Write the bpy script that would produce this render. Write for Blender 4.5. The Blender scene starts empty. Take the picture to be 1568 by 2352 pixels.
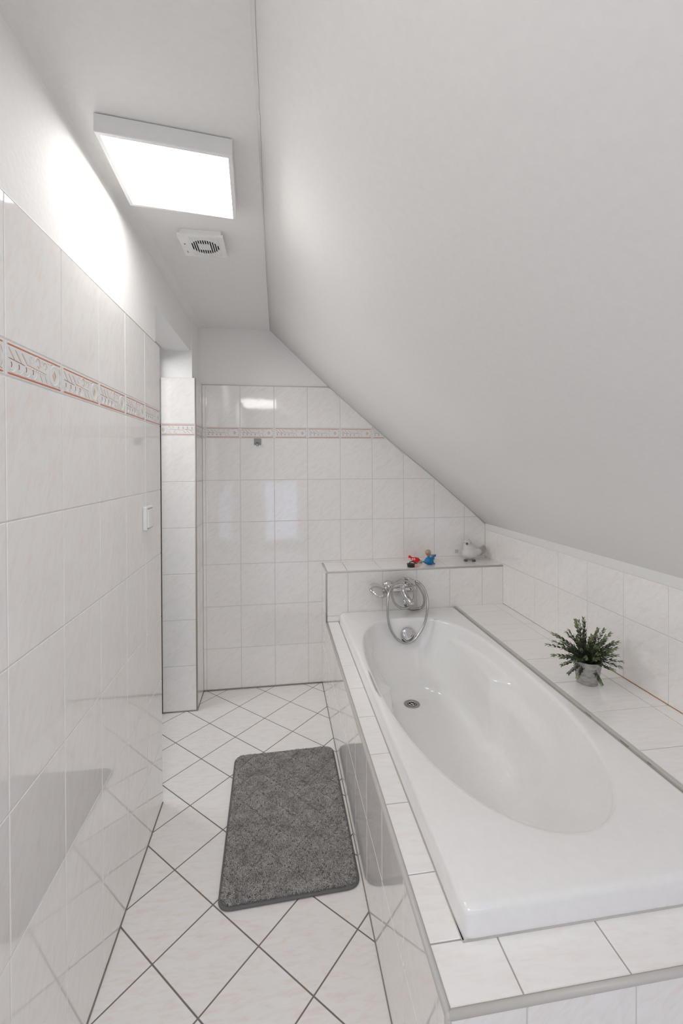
import bpy, bmesh, math, random
import numpy as np
from mathutils import Vector, Matrix, noise
random.seed(7)
S = bpy.context.scene
COL = S.collection
PI = math.pi

# ------------------------------------------------------------------ camera
YAW, PITCH, ROLL, CAMH, F = 0.1424, 0.006, -0.0046, 1.3349, 1016.7135
cam = bpy.data.cameras.new('camera')
camo = bpy.data.objects.new('camera', cam); COL.objects.link(camo)
fwd = Vector((math.sin(YAW), math.cos(YAW), 0)); rt = Vector((math.cos(YAW), -math.sin(YAW), 0)); up = Vector((0, 0, 1))
f2 = fwd * math.cos(PITCH) - up * math.sin(PITCH); u2 = up * math.cos(PITCH) + fwd * math.sin(PITCH)
r3 = rt * math.cos(ROLL) + u2 * math.sin(ROLL); u3 = u2 * math.cos(ROLL) - rt * math.sin(ROLL)
m = Matrix((r3, u3, -f2)).transposed().to_4x4(); m.translation = Vector((0, 0, CAMH))
camo.matrix_world = m
cam.sensor_fit = 'HORIZONTAL'; cam.sensor_width = 36; cam.lens = 36 * F / 1568
cam.shift_y = -(1176 - 1073.83) / 1568
cam.clip_start = .01
S.camera = camo

# ------------------------------------------------------------------ light and exposure
S.view_settings.view_transform = 'Standard'; S.view_settings.look = 'None'
S.view_settings.gamma = 1; S.view_settings.use_curve_mapping = False
S.view_settings.exposure = 0.55
LAMP_STRENGTH = 8.3
ROOF_FILL = 2.6
REAR_FILL = 1.8
DOORWAY_FILL = 6.0
OVERHEAD_FILL = 5.8
w = bpy.data.worlds.new('world'); S.world = w; w.use_nodes = True
w.node_tree.nodes['Background'].inputs[0].default_value = (0.90, 0.94, 1, 1)
w.node_tree.nodes['Background'].inputs[1].default_value = .30
S.cycles.max_bounces = 16; S.cycles.diffuse_bounces = 10; S.cycles.glossy_bounces = 6
S.cycles.sample_clamp_indirect = 6.0
S.cycles.caustics_reflective = False; S.cycles.caustics_refractive = False

def area(name, loc, direction, sx, sy, energy, color):
    l = bpy.data.lights.new(name, 'AREA'); l.shape = 'RECTANGLE'; l.size = sx; l.size_y = sy
    l.energy = energy; l.color = color
    o = bpy.data.objects.new(name, l); COL.objects.link(o); o.location = loc
    o.rotation_euler = Vector(direction).to_track_quat('-Z', 'Y').to_euler()
    return o
# cool fill lights added behind the camera, at the roof window and rear opening
area('roof_window_fill', (.80, -.72, 1.60), (-.66, 0, -.75), .60, .55, ROOF_FILL, (.60, .72, 1))
area('rear_blue_fill', (.05, -1.75, .60), (.1, 1, 0), .5, .9, REAR_FILL, (.48, .62, 1))
area('overhead_fill', (-.22, -.18, 2.09), (0, 0, -1), .40, .80, OVERHEAD_FILL, (1, .992, .985))  # fill light added overhead, out of view, no fitting modelled
# fill light added outside the left doorway to brighten the far end
area('doorway_fill', (-1.15, 2.20, 1.88), (1, .05, -.42), .50, .30, DOORWAY_FILL, (1, .992, .985))

# ------------------------------------------------------------------ materials
def new_mat(name):
    mt = bpy.data.materials.new(name); mt.use_nodes = True
    nt = mt.node_tree; return mt, nt, nt.nodes['Principled BSDF']
def simple(name, col, rough=.5, metal=0., spec=.5, bump=None, coat=0):
    mt, nt, b = new_mat(name)
    b.inputs['Base Color'].default_value = (*col, 1); b.inputs['Roughness'].default_value = rough
    b.inputs['Metallic'].default_value = metal; b.inputs['Specular IOR Level'].default_value = spec
    b.inputs['Coat Weight'].default_value = coat
    n = nt.nodes.new('ShaderNodeTexNoise'); n.inputs['Scale'].default_value = bump[0] if bump else 60
    n.inputs['Detail'].default_value = 4
    tc = nt.nodes.new('ShaderNodeTexCoord'); nt.links.new(tc.outputs['Object'], n.inputs['Vector'])
    if bump:
        bp = nt.nodes.new('ShaderNodeBump'); bp.inputs['Strength'].default_value = bump[1]; bp.inputs['Distance'].default_value = bump[2]
        nt.links.new(n.outputs['Fac'], bp.inputs['Height']); nt.links.new(bp.outputs['Normal'], b.inputs['Normal'])
    # slight procedural tone variation
    mx = nt.nodes.new('ShaderNodeMix'); mx.data_type = 'RGBA'; mx.blend_type = 'MULTIPLY'
    mx.inputs['A'].default_value = (*col, 1); mx.inputs['B'].default_value = (.93, .93, .93, 1)
    nt.links.new(n.outputs['Fac'], mx.inputs['Factor']); nt.links.new(mx.outputs['Result'], b.inputs['Base Color'])
    return mt

def tile_mat(name, base, vein, angle, rough=.06, stretch=(3.2, 14, 1), amount=.55, scale=1.0, spec=.5):
    mt, nt, b = new_mat(name); N = nt.nodes.new; L = nt.links.new
    uv = N('ShaderNodeUVMap'); uv.uv_map = 'UVMap'
    at = N('ShaderNodeAttribute'); at.attribute_name = 'tid'
    sc = N('ShaderNodeVectorMath'); sc.operation = 'SCALE'; sc.inputs['Scale'].default_value = 1.0
    comb = N('ShaderNodeCombineXYZ')
    ml = N('ShaderNodeMath'); ml.operation = 'MULTIPLY'; ml.inputs[1].default_value = 37.0
    L(at.outputs['Fac'], ml.inputs[0]); L(ml.outputs[0], comb.inputs['Z'])
    ml2 = N('ShaderNodeMath'); ml2.operation = 'MULTIPLY'; ml2.inputs[1].default_value = 91.0
    L(at.outputs['Fac'], ml2.inputs[0]); L(ml2.outputs[0], comb.inputs['X'])
    rot = N('ShaderNodeMapping'); rot.inputs['Rotation'].default_value = (0, 0, angle)
    L(uv.outputs['UV'], rot.inputs['Vector'])
    mp = N('ShaderNodeMapping'); mp.inputs['Scale'].default_value = stretch
    L(rot.outputs['Vector'], mp.inputs['Vector'])
    ad = N('ShaderNodeVectorMath'); ad.operation = 'ADD'
    L(mp.outputs['Vector'], ad.inputs[0]); L(comb.outputs['Vector'], ad.inputs[1])
    n1 = N('ShaderNodeTexNoise'); n1.inputs['Scale'].default_value = 3.2 * scale; n1.inputs['Detail'].default_value = 6
    n1.inputs['Roughness'].default_value = .62; n1.inputs['Distortion'].default_value = .6
    L(ad.outputs['Vector'], n1.inputs['Vector'])
    cr = N('ShaderNodeValToRGB'); cr.color_ramp.elements[0].position = .46; cr.color_ramp.elements[0].color = (0, 0, 0, 1)
    cr.color_ramp.elements[1].position = .72; cr.color_ramp.elements[1].color = (1, 1, 1, 1)
    L(n1.outputs['Fac'], cr.inputs['Fac'])
    am = N('ShaderNodeMath'); am.operation = 'MULTIPLY'; am.inputs[1].default_value = amount; L(cr.outputs['Color'], am.inputs[0])
    mx = N('ShaderNodeMix'); mx.data_type = 'RGBA'; mx.inputs['A'].default_value = (*base, 1); mx.inputs['B'].default_value = (*vein, 1)
    L(am.outputs[0], mx.inputs['Factor'])
    # cool cloudy patches
    n2 = N('ShaderNodeTexNoise'); n2.inputs['Scale'].default_value = 1.1 * scale; n2.inputs['Detail'].default_value = 3
    L(ad.outputs['Vector'], n2.inputs['Vector'])
    mx2 = N('ShaderNodeMix'); mx2.data_type = 'RGBA'; mx2.blend_type = 'MULTIPLY'
    mx2.inputs['B'].default_value = (.945, .955, .965, 1); L(n2.outputs['Fac'], mx2.inputs['Factor']); L(mx.outputs['Result'], mx2.inputs['A'])
    L(mx2.outputs['Result'], b.inputs['Base Color'])
    b.inputs['Roughness'].default_value = rough; b.inputs['Specular IOR Level'].default_value = spec; b.inputs['Coat Weight'].default_value = .5 if rough < .2 else 0; b.inputs['Coat Roughness'].default_value = .03
    n3 = N('ShaderNodeTexNoise'); n3.inputs['Scale'].default_value = 16; n3.inputs['Detail'].default_value = 1
    v3 = N('ShaderNodeVectorMath'); v3.operation = 'ADD'; L(uv.outputs['UV'], v3.inputs[0]); L(comb.outputs['Vector'], v3.inputs[1])
    L(v3.outputs['Vector'], n3.inputs['Vector'])
    bp = N('ShaderNodeBump'); bp.inputs['Strength'].default_value = .25; bp.inputs['Distance'].default_value = .0012
    L(n3.outputs['Fac'], bp.inputs['Height']); L(bp.outputs['Normal'], b.inputs['Normal'])
    return mt

TILE_BASE = (.89, .872, .85); TILE_VEIN = (.83, .67, .59)
M = {}
M['tile'] = tile_mat('wall_tile_glaze', TILE_BASE, TILE_VEIN, -.70, stretch=(5, 15, 1), amount=.40, scale=1.5)
M['tile_left'] = tile_mat('wall_tile_glaze_left', TILE_BASE, TILE_VEIN, -1.15, stretch=(5, 15, 1), amount=.40, scale=1.5)
M['tile_flat'] = tile_mat('ledge_tile_glaze', (.90, .882, .865), TILE_VEIN, .1, rough=.16, stretch=(4, 16, 1), amount=.35, scale=1.5)
M['tile_floor'] = tile_mat('floor_tile_glaze', (.87, .852, .83), (.80, .62, .52), 0., rough=.30, amount=.42, stretch=(4.5, 17, 1), scale=1.5, spec=.35)
M['grout'] = simple('light_grout', (.66, .65, .63), .85, bump=(400, .3, .001))
M['grout_floor'] = simple('floor_grout', (.21, .185, .165), .9, bump=(300, .4, .001))
M['band'] = simple('border_tile_glaze', (.80, .80, .79), .30)
M['terra'] = simple('border_terracotta', (.60, .20, .11), .25)
M['peach'] = simple('border_peach', (.66, .50, .38), .25)
M['comma'] = simple('border_brown', (.30, .12, .09), .25)
M['relief'] = simple('border_white_relief', (.84, .835, .82), .3)
M['relief_cool'] = simple('border_cool_relief', (.70, .715, .72), .3)
M['plaster'] = simple('white_plaster', (.88, .872, .858), .75, spec=.3, bump=(90, .35, .002))
M['plaster_ceiling'] = simple('ceiling_plaster', (.83, .82, .805), .6, spec=.35, bump=(70, .22, .0015))
M['crack'] = simple('plaster_crack', (.45, .44, .43), .9)
M['caulk'] = simple('white_caulk', (.80, .80, .78), .45)
M['dirty_caulk'] = simple('soiled_caulk', (.30, .27, .24), .7, bump=(120, .5, .001))
M['orange_caulk'] = simple('orange_stained_caulk', (.50, .27, .14), .7)
M['trim'] = simple('grey_beige_trim', (.56, .535, .50), .4)
M['trim_dark'] = simple('taupe_trim', (.42, .385, .35), .4)
M['grout_deck'] = simple('greyish_deck_grout', (.40, .38, .35), .85)
M['enamel'] = simple('bathtub_acrylic', (.89, .887, .88), .12, spec=.5, coat=.3)
M['chrome'] = simple('chrome', (.72, .71, .70), .10, metal=1)
M['hose'] = simple('hose_metal', (.50, .49, .47), .22, metal=1)
M['steel'] = simple('brushed_steel', (.42, .41, .39), .35, metal=1)
M['dark'] = simple('drain_dark', (.03, .027, .025), .5)
M['brown'] = simple('dark_brown_wood', (.045, .026, .020), .5, bump=(60, .3, .001))
M['white_plastic'] = simple('white_plastic', (.82, .82, .81), .25)
M['grey_plastic'] = simple('grey_plastic', (.30, .30, .295), .35)
M['rug_edge'] = simple('rug_binding', (.15, .15, .147), .85, bump=(500, .5, .001))
M['red'] = simple('red_rubber', (.75, .010, .012), .35)
M['blue'] = simple('blue_rubber', (.005, .17, .42), .40)
M['beige'] = simple('beige_rubber', (.45, .38, .29), .45)
M['orange'] = simple('orange_rubber', (.85, .20, .03), .4)
M['eye_white'] = simple('eye_white', (.85, .85, .85), .3)
M['black'] = simple('black_rubber', (.018, .018, .018), .35)
M['ceramic'] = simple('matte_white_ceramic', (.66, .65, .635), .55, bump=(35, .25, .003))
M['ceramic_grey'] = simple('grey_ceramic_wash', (.44, .42, .40), .6, bump=(90, .5, .002))
M['ceramic_dark'] = simple('grey_ceramic_feet', (.13, .12, .11), .6, bump=(160, .6, .002))
M['stem'] = simple('plant_stem', (.12, .09, .05), .7)
M['soil'] = simple('dark_soil', (.025, .02, .016), .9, bump=(300, .8, .004))
M['clear'] = simple('clear_plastic', (.62, .61, .59), .15)
M['wood'] = simple('door_paint', (.75, .74, .72), .4)

def lamp_mat():
    mt, nt, b = new_mat('lit_diffuser')
    b.inputs['Base Color'].default_value = (.9, .9, .9, 1)
    b.inputs['Emission Color'].default_value = (1, .985, .968, 1); b.inputs['Emission Strength'].default_value = LAMP_STRENGTH
    return mt
M['lit'] = lamp_mat()
def concrete():
    mt, nt, b = new_mat('cement_pot'); N = nt.nodes.new; L = nt.links.new
    tc = N('ShaderNodeTexCoord'); mp = N('ShaderNodeMapping'); mp.inputs['Scale'].default_value = (25, 25, 60)
    n = N('ShaderNodeTexNoise'); n.inputs['Scale'].default_value = 2; n.inputs['Detail'].default_value = 8
    L(tc.outputs['Object'], mp.inputs['Vector']); L(mp.outputs['Vector'], n.inputs['Vector'])
    cr = N('ShaderNodeValToRGB'); cr.color_ramp.elements[0].position = .3; cr.color_ramp.elements[0].color = (.27, .262, .25, 1)
    cr.color_ramp.elements[1].position = .6; cr.color_ramp.elements[1].color = (.42, .41, .395, 1)
    L(n.outputs['Fac'], cr.inputs['Fac']); L(cr.outputs['Color'], b.inputs['Base Color'])
    bp = N('ShaderNodeBump'); bp.inputs['Strength'].default_value = .4; bp.inputs['Distance'].default_value = .002
    L(n.outputs['Fac'], bp.inputs['Height']); L(bp.outputs['Normal'], b.inputs['Normal'])
    b.inputs['Roughness'].default_value = .85
    return mt
M['cement'] = concrete()
def attr_ramp(name, attr, stops, rough, spec=.5):
    mt, nt, b = new_mat(name); N = nt.nodes.new; L = nt.links.new
    at = N('ShaderNodeAttribute'); at.attribute_name = attr
    cr = N('ShaderNodeValToRGB')
    while len(cr.color_ramp.elements) < len(stops): cr.color_ramp.elements.new(.5)
    for e, (p, c) in zip(cr.color_ramp.elements, stops): e.position = p; e.color = (*c, 1)
    L(at.outputs['Fac'], cr.inputs['Fac']); L(cr.outputs['Color'], b.inputs['Base Color'])
    b.inputs['Roughness'].default_value = rough; b.inputs['Specular IOR Level'].default_value = spec
    return mt
M['leaf'] = attr_ramp('boxwood_leaf', 'tid', [(0, (.028, .042, .028)), (.40, (.062, .090, .050)), (.7, (.15, .19, .095)), (1, (.33, .38, .20))], .5)
M['pile'] = attr_ramp('rug_pile', 'tid', [(0, (.22, .205, .195)), (.5, (.40, .38, .365)), (1, (.66, .635, .61))], .95, .1)

# ------------------------------------------------------------------ helpers
def link(name, me, mats, parent=None, smooth=False):
    if smooth:
        me.polygons.foreach_set('use_smooth', [True] * len(me.polygons))
    for mm in mats: me.materials.append(M[mm] if isinstance(mm, str) else mm)
    o = bpy.data.objects.new(name, me); COL.objects.link(o)
    if parent is not None:
        o.parent = parent
        o.matrix_parent_inverse = Matrix.Translation(-parent.location)
    return o
def obj(name, bm, mats, parent=None, smooth=False, recenter=None):
    me = bpy.data.meshes.new(name)
    bmesh.ops.recalc_face_normals(bm, faces=bm.faces) if not getattr(bm, '_keep', False) else None
    bm.to_mesh(me); bm.free()
    if isinstance(mats, str): mats = [mats]
    return link(name, me, mats, parent, smooth)
def empty(name, loc):
    o = bpy.data.objects.new(name, None); COL.objects.link(o); o.location = loc; o.empty_display_size = .05
    return o
def tag(o, label=None, cat=None, group=None, kind=None):
    if label: o['label'] = label
    if cat: o['category'] = cat
    if group: o['group'] = group
    if kind: o['kind'] = kind
    return o
def box(bm, x0, x1, y0, y1, z0, z1, mi=0):
    vs = [bm.verts.new(p) for p in ((x0, y0, z0), (x1, y0, z0), (x1, y1, z0), (x0, y1, z0), (x0, y0, z1), (x1, y0, z1), (x1, y1, z1), (x0, y1, z1))]
    for f in ((0, 3, 2, 1), (4, 5, 6, 7), (0, 1, 5, 4), (1, 2, 6, 5), (2, 3, 7, 6), (3, 0, 4, 7)):
        fc = bm.faces.new([vs[i] for i in f]); fc.material_index = mi
def prism_y(bm, poly, y0, y1, mi=0):
    """extrude an x-z polygon along y"""
    a = [bm.verts.new((x, y0, z)) for x, z in poly]; b = [bm.verts.new((x, y1, z)) for x, z in poly]
    n = len(poly); fs = [bm.faces.new(a), bm.faces.new(b[::-1])]
    for i in range(n): fs.append(bm.faces.new((a[i], b[i], b[(i + 1) % n], a[(i + 1) % n])))
    for f in fs: f.material_index = mi
def bevel_all(bm, w, seg=2):
    bmesh.ops.bevel(bm, geom=list(bm.edges), offset=w, segments=seg, profile=.7, affect='EDGES', clamp_overlap=True)
def rbox(x0, x1, y0, y1, z0, z1, w=.003, seg=2):
    bm = bmesh.new(); box(bm, x0, x1, y0, y1, z0, z1); bevel_all(bm, w, seg); return bm
def loft(bm, rings, closed=True, cap0=True, cap1=True, mi=0):
    vr = [[bm.verts.new(p) for p in r] for r in rings]
    n = len(rings[0])
    for a, b in zip(vr[:-1], vr[1:]):
        for i in range(n if closed else n - 1):
            j = (i + 1) % n
            f = bm.faces.new((a[i], a[j], b[j], b[i])); f.material_index = mi
    if cap0: bm.faces.new(vr[0][::-1]).material_index = mi
    if cap1: bm.faces.new(vr[-1]).material_index = mi
    return vr
def frame_for(d):
    d = Vector(d).normalized(); a = Vector((0, 0, 1)) if abs(d.z) < .9 else Vector((1, 0, 0))
    x = d.cross(a).normalized(); return x, d.cross(x).normalized()
def lathe(bm, base, axis, prof, seg=32, mi=0, cap0=True, cap1=True, sx=1., sy=1.):
    """prof: list of (radius, height along the axis)"""
    axis = Vector(axis).normalized(); x, y = frame_for(axis); base = Vector(base)
    rings = [[base + axis * h + x * (r * sx * math.cos(2 * PI * k / seg)) + y * (r * sy * math.sin(2 * PI * k / seg)) for k in range(seg)] for r, h in prof]
    return loft(bm, rings, True, cap0, cap1, mi)
def catmull(pts, n):
    P = [Vector(p) for p in pts]; P = [2 * P[0] - P[1]] + P + [2 * P[-1] - P[-2]]
    out = []
    for i in range(1, len(P) - 2):
        a, b, c, d = P[i - 1:i + 3]
        for k in range(n):
            t = k / n
            out.append(.5 * ((2 * b) + (c - a) * t + (2 * a - 5 * b + 4 * c - d) * t * t + (-a + 3 * b - 3 * c + d) * t ** 3))
    out.append(P[-2]); return out
def tube(bm, path, rad, seg=12, mi=0, caps=True):
    path = [Vector(p) for p in path]
    n = len(path); rings = []; prev = None
    for i, p in enumerate(path):
        t = (path[min(i + 1, n - 1)] - path[max(i - 1, 0)]).normalized()
        if prev is None: x, y = frame_for(t)
        else:
            x = (prev - t * prev.dot(t)).normalized(); y = t.cross(x)
        prev = x
        r = rad(i / (n - 1), i) if callable(rad) else rad
        rings.append([p + x * (r * math.cos(2 * PI * k / seg)) + y * (r * math.sin(2 * PI * k / seg)) for k in range(seg)])
    loft(bm, rings, True, caps, caps, mi)
def ellipsoid(bm, c, r, rot=None, mi=0, seg=24, rings=14):
    mat = Matrix.Translation(Vector(c)) @ ((rot or Matrix.Identity(3)).to_4x4()) @ Matrix.Diagonal((*r, 1))
    before = set(bm.faces)
    bmesh.ops.create_uvsphere(bm, u_segments=seg, v_segments=rings, radius=1, matrix=mat)
    for f in set(bm.faces) - before: f.material_index = mi
def rotm(ax, a): return Matrix.Rotation(a, 3, ax)
def remeshed(name, bm, mats, parent, voxel, smooth_it=3):
    """one continuous skin round overlapping blobs"""
    o = obj(name, bm, mats, parent, True)
    md = o.modifiers.new('skin', 'REMESH'); md.mode = 'VOXEL'; md.voxel_size = voxel; md.use_smooth_shade = True
    ms = o.modifiers.new('soften', 'SMOOTH'); ms.factor = .5; ms.iterations = smooth_it
    return o

# ---- tiles ----------------------------------------------------------------
def clip_poly(poly, a, b, c):
    """keep a*u + b*v <= c"""
    out = []
    for i in range(len(poly)):
        p, q = poly[i], poly[(i + 1) % len(poly)]
        dp, dq = a * p[0] + b * p[1] - c, a * q[0] + b * q[1] - c
        if dp <= 0: out.append(p)
        if dp * dq < 0:
            t = dp / (dp - dq); out.append((p[0] + (q[0] - p[0]) * t, p[1] + (q[1] - p[1]) * t))
    return out
def area2(p): return .5 * sum(p[i][0] * p[(i + 1) % len(p)][1] - p[(i + 1) % len(p)][0] * p[i][1] for i in range(len(p)))
def inset_poly(poly, d):
    n = len(poly); out = []
    for i in range(n):
        p0, p1, p2 = Vector(poly[i - 1]), Vector(poly[i]), Vector(poly[(i + 1) % n])
        e1 = (p1 - p0); e2 = (p2 - p1)
        if e1.length < 1e-7 or e2.length < 1e-7: out.append(tuple(p1)); continue
        e1.normalize(); e2.normalize()
        n1 = Vector((-e1.y, e1.x)); n2 = Vector((-e2.y, e2.x))
        k = 1 + n1.dot(n2)
        if k < .2: k = .2
        out.append(tuple(p1 + (n1 + n2) * (d / k)))
    return out
class Tiler:
    """tiles of one surface: raised, bevelled faces over a grout bed; slots 0 tile, 1 grout"""
    def __init__(self, bm=None):
        self.bm = bm or bmesh.new()
        self.uv = self.bm.loops.layers.uv.new('UVMap'); self.tid = self.bm.faces.layers.float.new('tid')
    def poly(self, O, U, V, poly, mi=0, gap=.0026, bev=.0011, depth=.0013, tid=None, clips=()):
        for c in clips: poly = clip_poly(poly, *c) if len(poly) > 2 else poly
        cl = []
        for q in poly:
            if not cl or (Vector(q) - Vector(cl[-1])).length > 1e-5: cl.append(q)
        if len(cl) > 2 and (Vector(cl[0]) - Vector(cl[-1])).length < 1e-5: cl.pop()
        if len(cl) < 3 or abs(area2(cl)) < 1e-4 * .4: return
        if area2(cl) < 0: cl = cl[::-1]
        t = random.random() if tid is None else tid
        a = inset_poly(cl, gap / 2); b = inset_poly(cl, gap / 2 + bev)
        N = U.cross(V)
        va = [self.bm.verts.new(O + U * p[0] + V * p[1] - N * depth) for p in a]
        vb = [self.bm.verts.new(O + U * p[0] + V * p[1]) for p in b]
        fs = [(self.bm.faces.new(vb), b)]
        n = len(a)
        for i in range(n):
            j = (i + 1) % n
            fs.append((self.bm.faces.new((va[i], va[j], vb[j], vb[i])), (a[i], a[j], b[j], b[i])))
        for f, uvs in fs:
            f.material_index = mi; f[self.tid] = t
            for lp, q in zip(f.loops, uvs): lp[self.uv].uv = q
    def grid(self, O, U, V, us, vs, mi=0, clips=(), bandrow=None, flip=False, **kw):
        O, U, V = Vector(O), Vector(U), Vector(V)
        for v0, v1 in zip(vs[:-1], vs[1:]):
            isband = bandrow is not None and abs(v0 - bandrow) < 1e-6
            for u0, u1 in zip(us[:-1], us[1:]):
                self.poly(O, U, V, [(u0, v0), (u1, v0), (u1, v1), (u0, v1)], 2 if isband else mi, clips=clips, **kw)
                if isband: self.band(O, U, V, u0, u1, v0, v1, clips, flip)
    def ribbon(self, O, U, V, pts, w, mi, h=.0009):
        h *= .5; N = U.cross(V); pts = [Vector(p) for p in pts]; n = len(pts)
        L, R, C = [], [], []
        for i, p in enumerate(pts):
            t = (pts[min(i + 1, n - 1)] - pts[max(i - 1, 0)])
            if t.length < 1e-9: t = Vector((1, 0))
            t.normalize(); nn = Vector((-t.y, t.x))
            k = w / 2 * (1 if 0 < i < n - 1 or n == 2 else .5)
            for lst, q, hh in ((L, p + nn * k, .00005), (C, p, h), (R, p - nn * k, .00005)):
                lst.append(self.bm.verts.new(O + U * q.x + V * q.y + N * hh))
        for i in range(n - 1):
            for a, b in ((L, C), (C, R)):
                f = self.bm.faces.new((a[i], b[i], b[i + 1], a[i + 1])); f.material_index = mi
    def band(self, O, U, V, u0, u1, v0, v1, clips, flip):
        W = .2005; Hh = v1 - v0
        ref0 = u1 - W if (u1 - u0) < W - .004 and flip else u0
        def P(s, t):
            if flip: s, t = 1 - s, 1 - t
            return (ref0 + s * W, v0 + t * Hh)
        ok = lambda q: u0 + .003 < q[0] < u1 - .003 and all(a * q[0] + b * q[1] < c - .003 for a, b, c in clips)
        def st(pts, w, mi, h=.0009):
            q = [P(*p) for p in pts]; run = []
            for p in q + [None]:
                if p is not None and ok(p): run.append(p)
                else:
                    if len(run) > 1: self.ribbon(O, U, V, run, w, mi, h)
                    run = []
        lin = lambda a, b, n=14: [(a[0] + (b[0] - a[0]) * i / n, a[1] + (b[1] - a[1]) * i / n) for i in range(n + 1)]
        arc = lambda c, rx, ry, a0, a1, n=12: [(c[0] + rx * math.cos(a0 + (a1 - a0) * i / n), c[1] + ry * math.sin(a0 + (a1 - a0) * i / n)) for i in range(n + 1)]
        st(lin((.03, .90), (.97, .90), 40), .0030, 3); st(lin((.03, .10), (.97, .10), 40), .0036, 3)
        for k in range(3):
            st(lin((.05 + .10 * k, .82 - .01 * k), (.145 + .10 * k, .50), 6), .0030, 4)
            st(lin((.085 + .10 * k, .80), (.18 + .10 * k, .52), 6), .0026, 6)
        st(lin((.04, .53), (.30, .47), 8), .0014, 5, .0006)
        st(lin((.34, .52), (.68, .45), 16), .0026, 4); st([(.34 + .34 * i / 30, .46 - .05 * i / 30 + .02 * math.sin(i * 1.7)) for i in range(31)], .0030, 6, .0014)
        for k in range(4):
            cx = .085 + .115 * k
            st(arc((cx - .004, .36), .014, .075, 1.4, -1.4, 8), .0024, 5, .0012)
            st(arc((cx + .01, .31), .055, .15, PI * 1.02, PI * 1.98), .0028, 6, .0014)
            st(arc((cx + .01, .31), .037, .10, PI * 1.05, PI * 1.95), .0014, 7)
        st(arc((.52, .70), .032, .13, PI, 0) + arc((.535, .66), .020, .10, 0, -PI * .9), .0018, 4, .0012)
        st(arc((.52, .70), .048, .17, PI * .9, -.5), .0022, 6, .0014)
        st(arc((.40, .72), .028, .10, PI * 1.9, PI * .2), .0020, 7, .0012)
        st(arc((.60, .70), .030, .11, PI * 1.3, -.2), .0018, 7); st(arc((.655, .70), .024, .10, PI, -PI * .6), .0020, 4)
        st(arc((.71, .76), .03, .07, 0, PI * 1.4), .0020, 7); st(lin((.56, .82), (.62, .70), 4), .002, 6)
        for k in range(4): st(lin((.56 + .045 * k, .36), (.605 + .045 * k, .16), 5), .0024, 4 if k % 2 == 0 else 6)
        st(arc((.84, .50), .085, .31, 0, 2 * PI, 26), .0042, 6, .0016); st(arc((.84, .50), .105, .37, 0, 2 * PI, 26), .0012, 7, .0008)
        st([(.84, .34), (.872, .50), (.84, .66), (.808, .50), (.84, .34)], .0040, 4, .0014); st([(.84, .42), (.855, .5), (.84, .58)], .0050, 4, .0016)
        st(lin((.94, .80), (.965, .60), 3), .0022, 4); st(lin((.94, .22), (.965, .42), 3), .0022, 4)
        st(lin((.92, .20), (.96, .17), 2), .003, 4); st(lin((.76, .82), (.80, .84), 2), .0022, 4)
TM = ['grout', 'grout', 'band', 'terra', 'peach', 'comma', 'relief', 'relief_cool', 'plaster', 'dirty_caulk', 'caulk']
def tmats(t): return [t] + TM[1:]
def finish(name, T, tile, parent=None, grout=None):
    me = bpy.data.meshes.new(name); T.bm.to_mesh(me); T.bm.free()
    mm = tmats(tile)
    if tile == 'tile_flat': mm[1] = 'grout_deck'
    return link(name, me, mm, parent)
def steps(a, origin, pitch, b):
    """joint positions from a to b on the lattice origin + k*pitch"""
    k = math.ceil((a - origin) / pitch + 1e-6); out = [a]
    while origin + k * pitch < b - 1e-6:
        v = origin + k * pitch
        if v - a > .004 and b - v > .004: out.append(v)
        k += 1
    return out + [b]
PX = .2005
XL, XR, YB, YF = -.459, 1.3216, 2.697, -1.6     # left wall face, right wall face, back wall face, rear wall
ZC = 2.147
SLOPE = [(-.045, ZC), (.30, 1.822), (.68, 1.492), (.95, 1.274), (1.3216, .953)]

# ------------------------------------------------------------------ floor
T = Tiler()
fa = .7709; s = .1981; fx, fy = -.3569, 2.3593
A = Vector((-math.sin(fa), -math.cos(fa))); B = Vector((math.cos(fa), -math.sin(fa)))
flo = [(1, 0, .275), (-1, 0, .70), (0, 1, YB - .002), (0, -1, 1.6)]
flo_right = 0.275
for i in range(-14, 26):
    for j in range(-14, 26):
        q = [Vector((fx, fy)) + A * (s * (i + a)) + B * (s * (j + b)) for a, b in ((0, 0), (1, 0), (1, 1), (0, 1))]
        if max(p.x for p in q) < -.75 or min(p.x for p in q) > 1.35 or max(p.y for p in q) < -1.65 or min(p.y for p in q) > 2.75: continue
        c = sum((p for p in q), Vector((0, 0))) / 4
        cl = [(-1, 0, .70), (0, 1, 2.70), (0, -1, 1.6), (1, 0, 1.33)]
        T.poly(Vector((0, 0, 0)), Vector((1, 0, 0)), Vector((0, 1, 0)), [tuple(p) for p in q], 0, gap=.0036, bev=.0012, depth=.0014, clips=cl)
box(T.bm, -.75, 1.40, -2.2, 2.80, -.12, -.0012, 1)
me = bpy.data.meshes.new('floor'); T.bm.to_mesh(me); T.bm.free()
fl = link('floor', me, [M['tile_floor'], M['grout_floor']]); tag(fl, 'floor of glossy pale tiles laid diagonally with dark joints', kind='structure')

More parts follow.
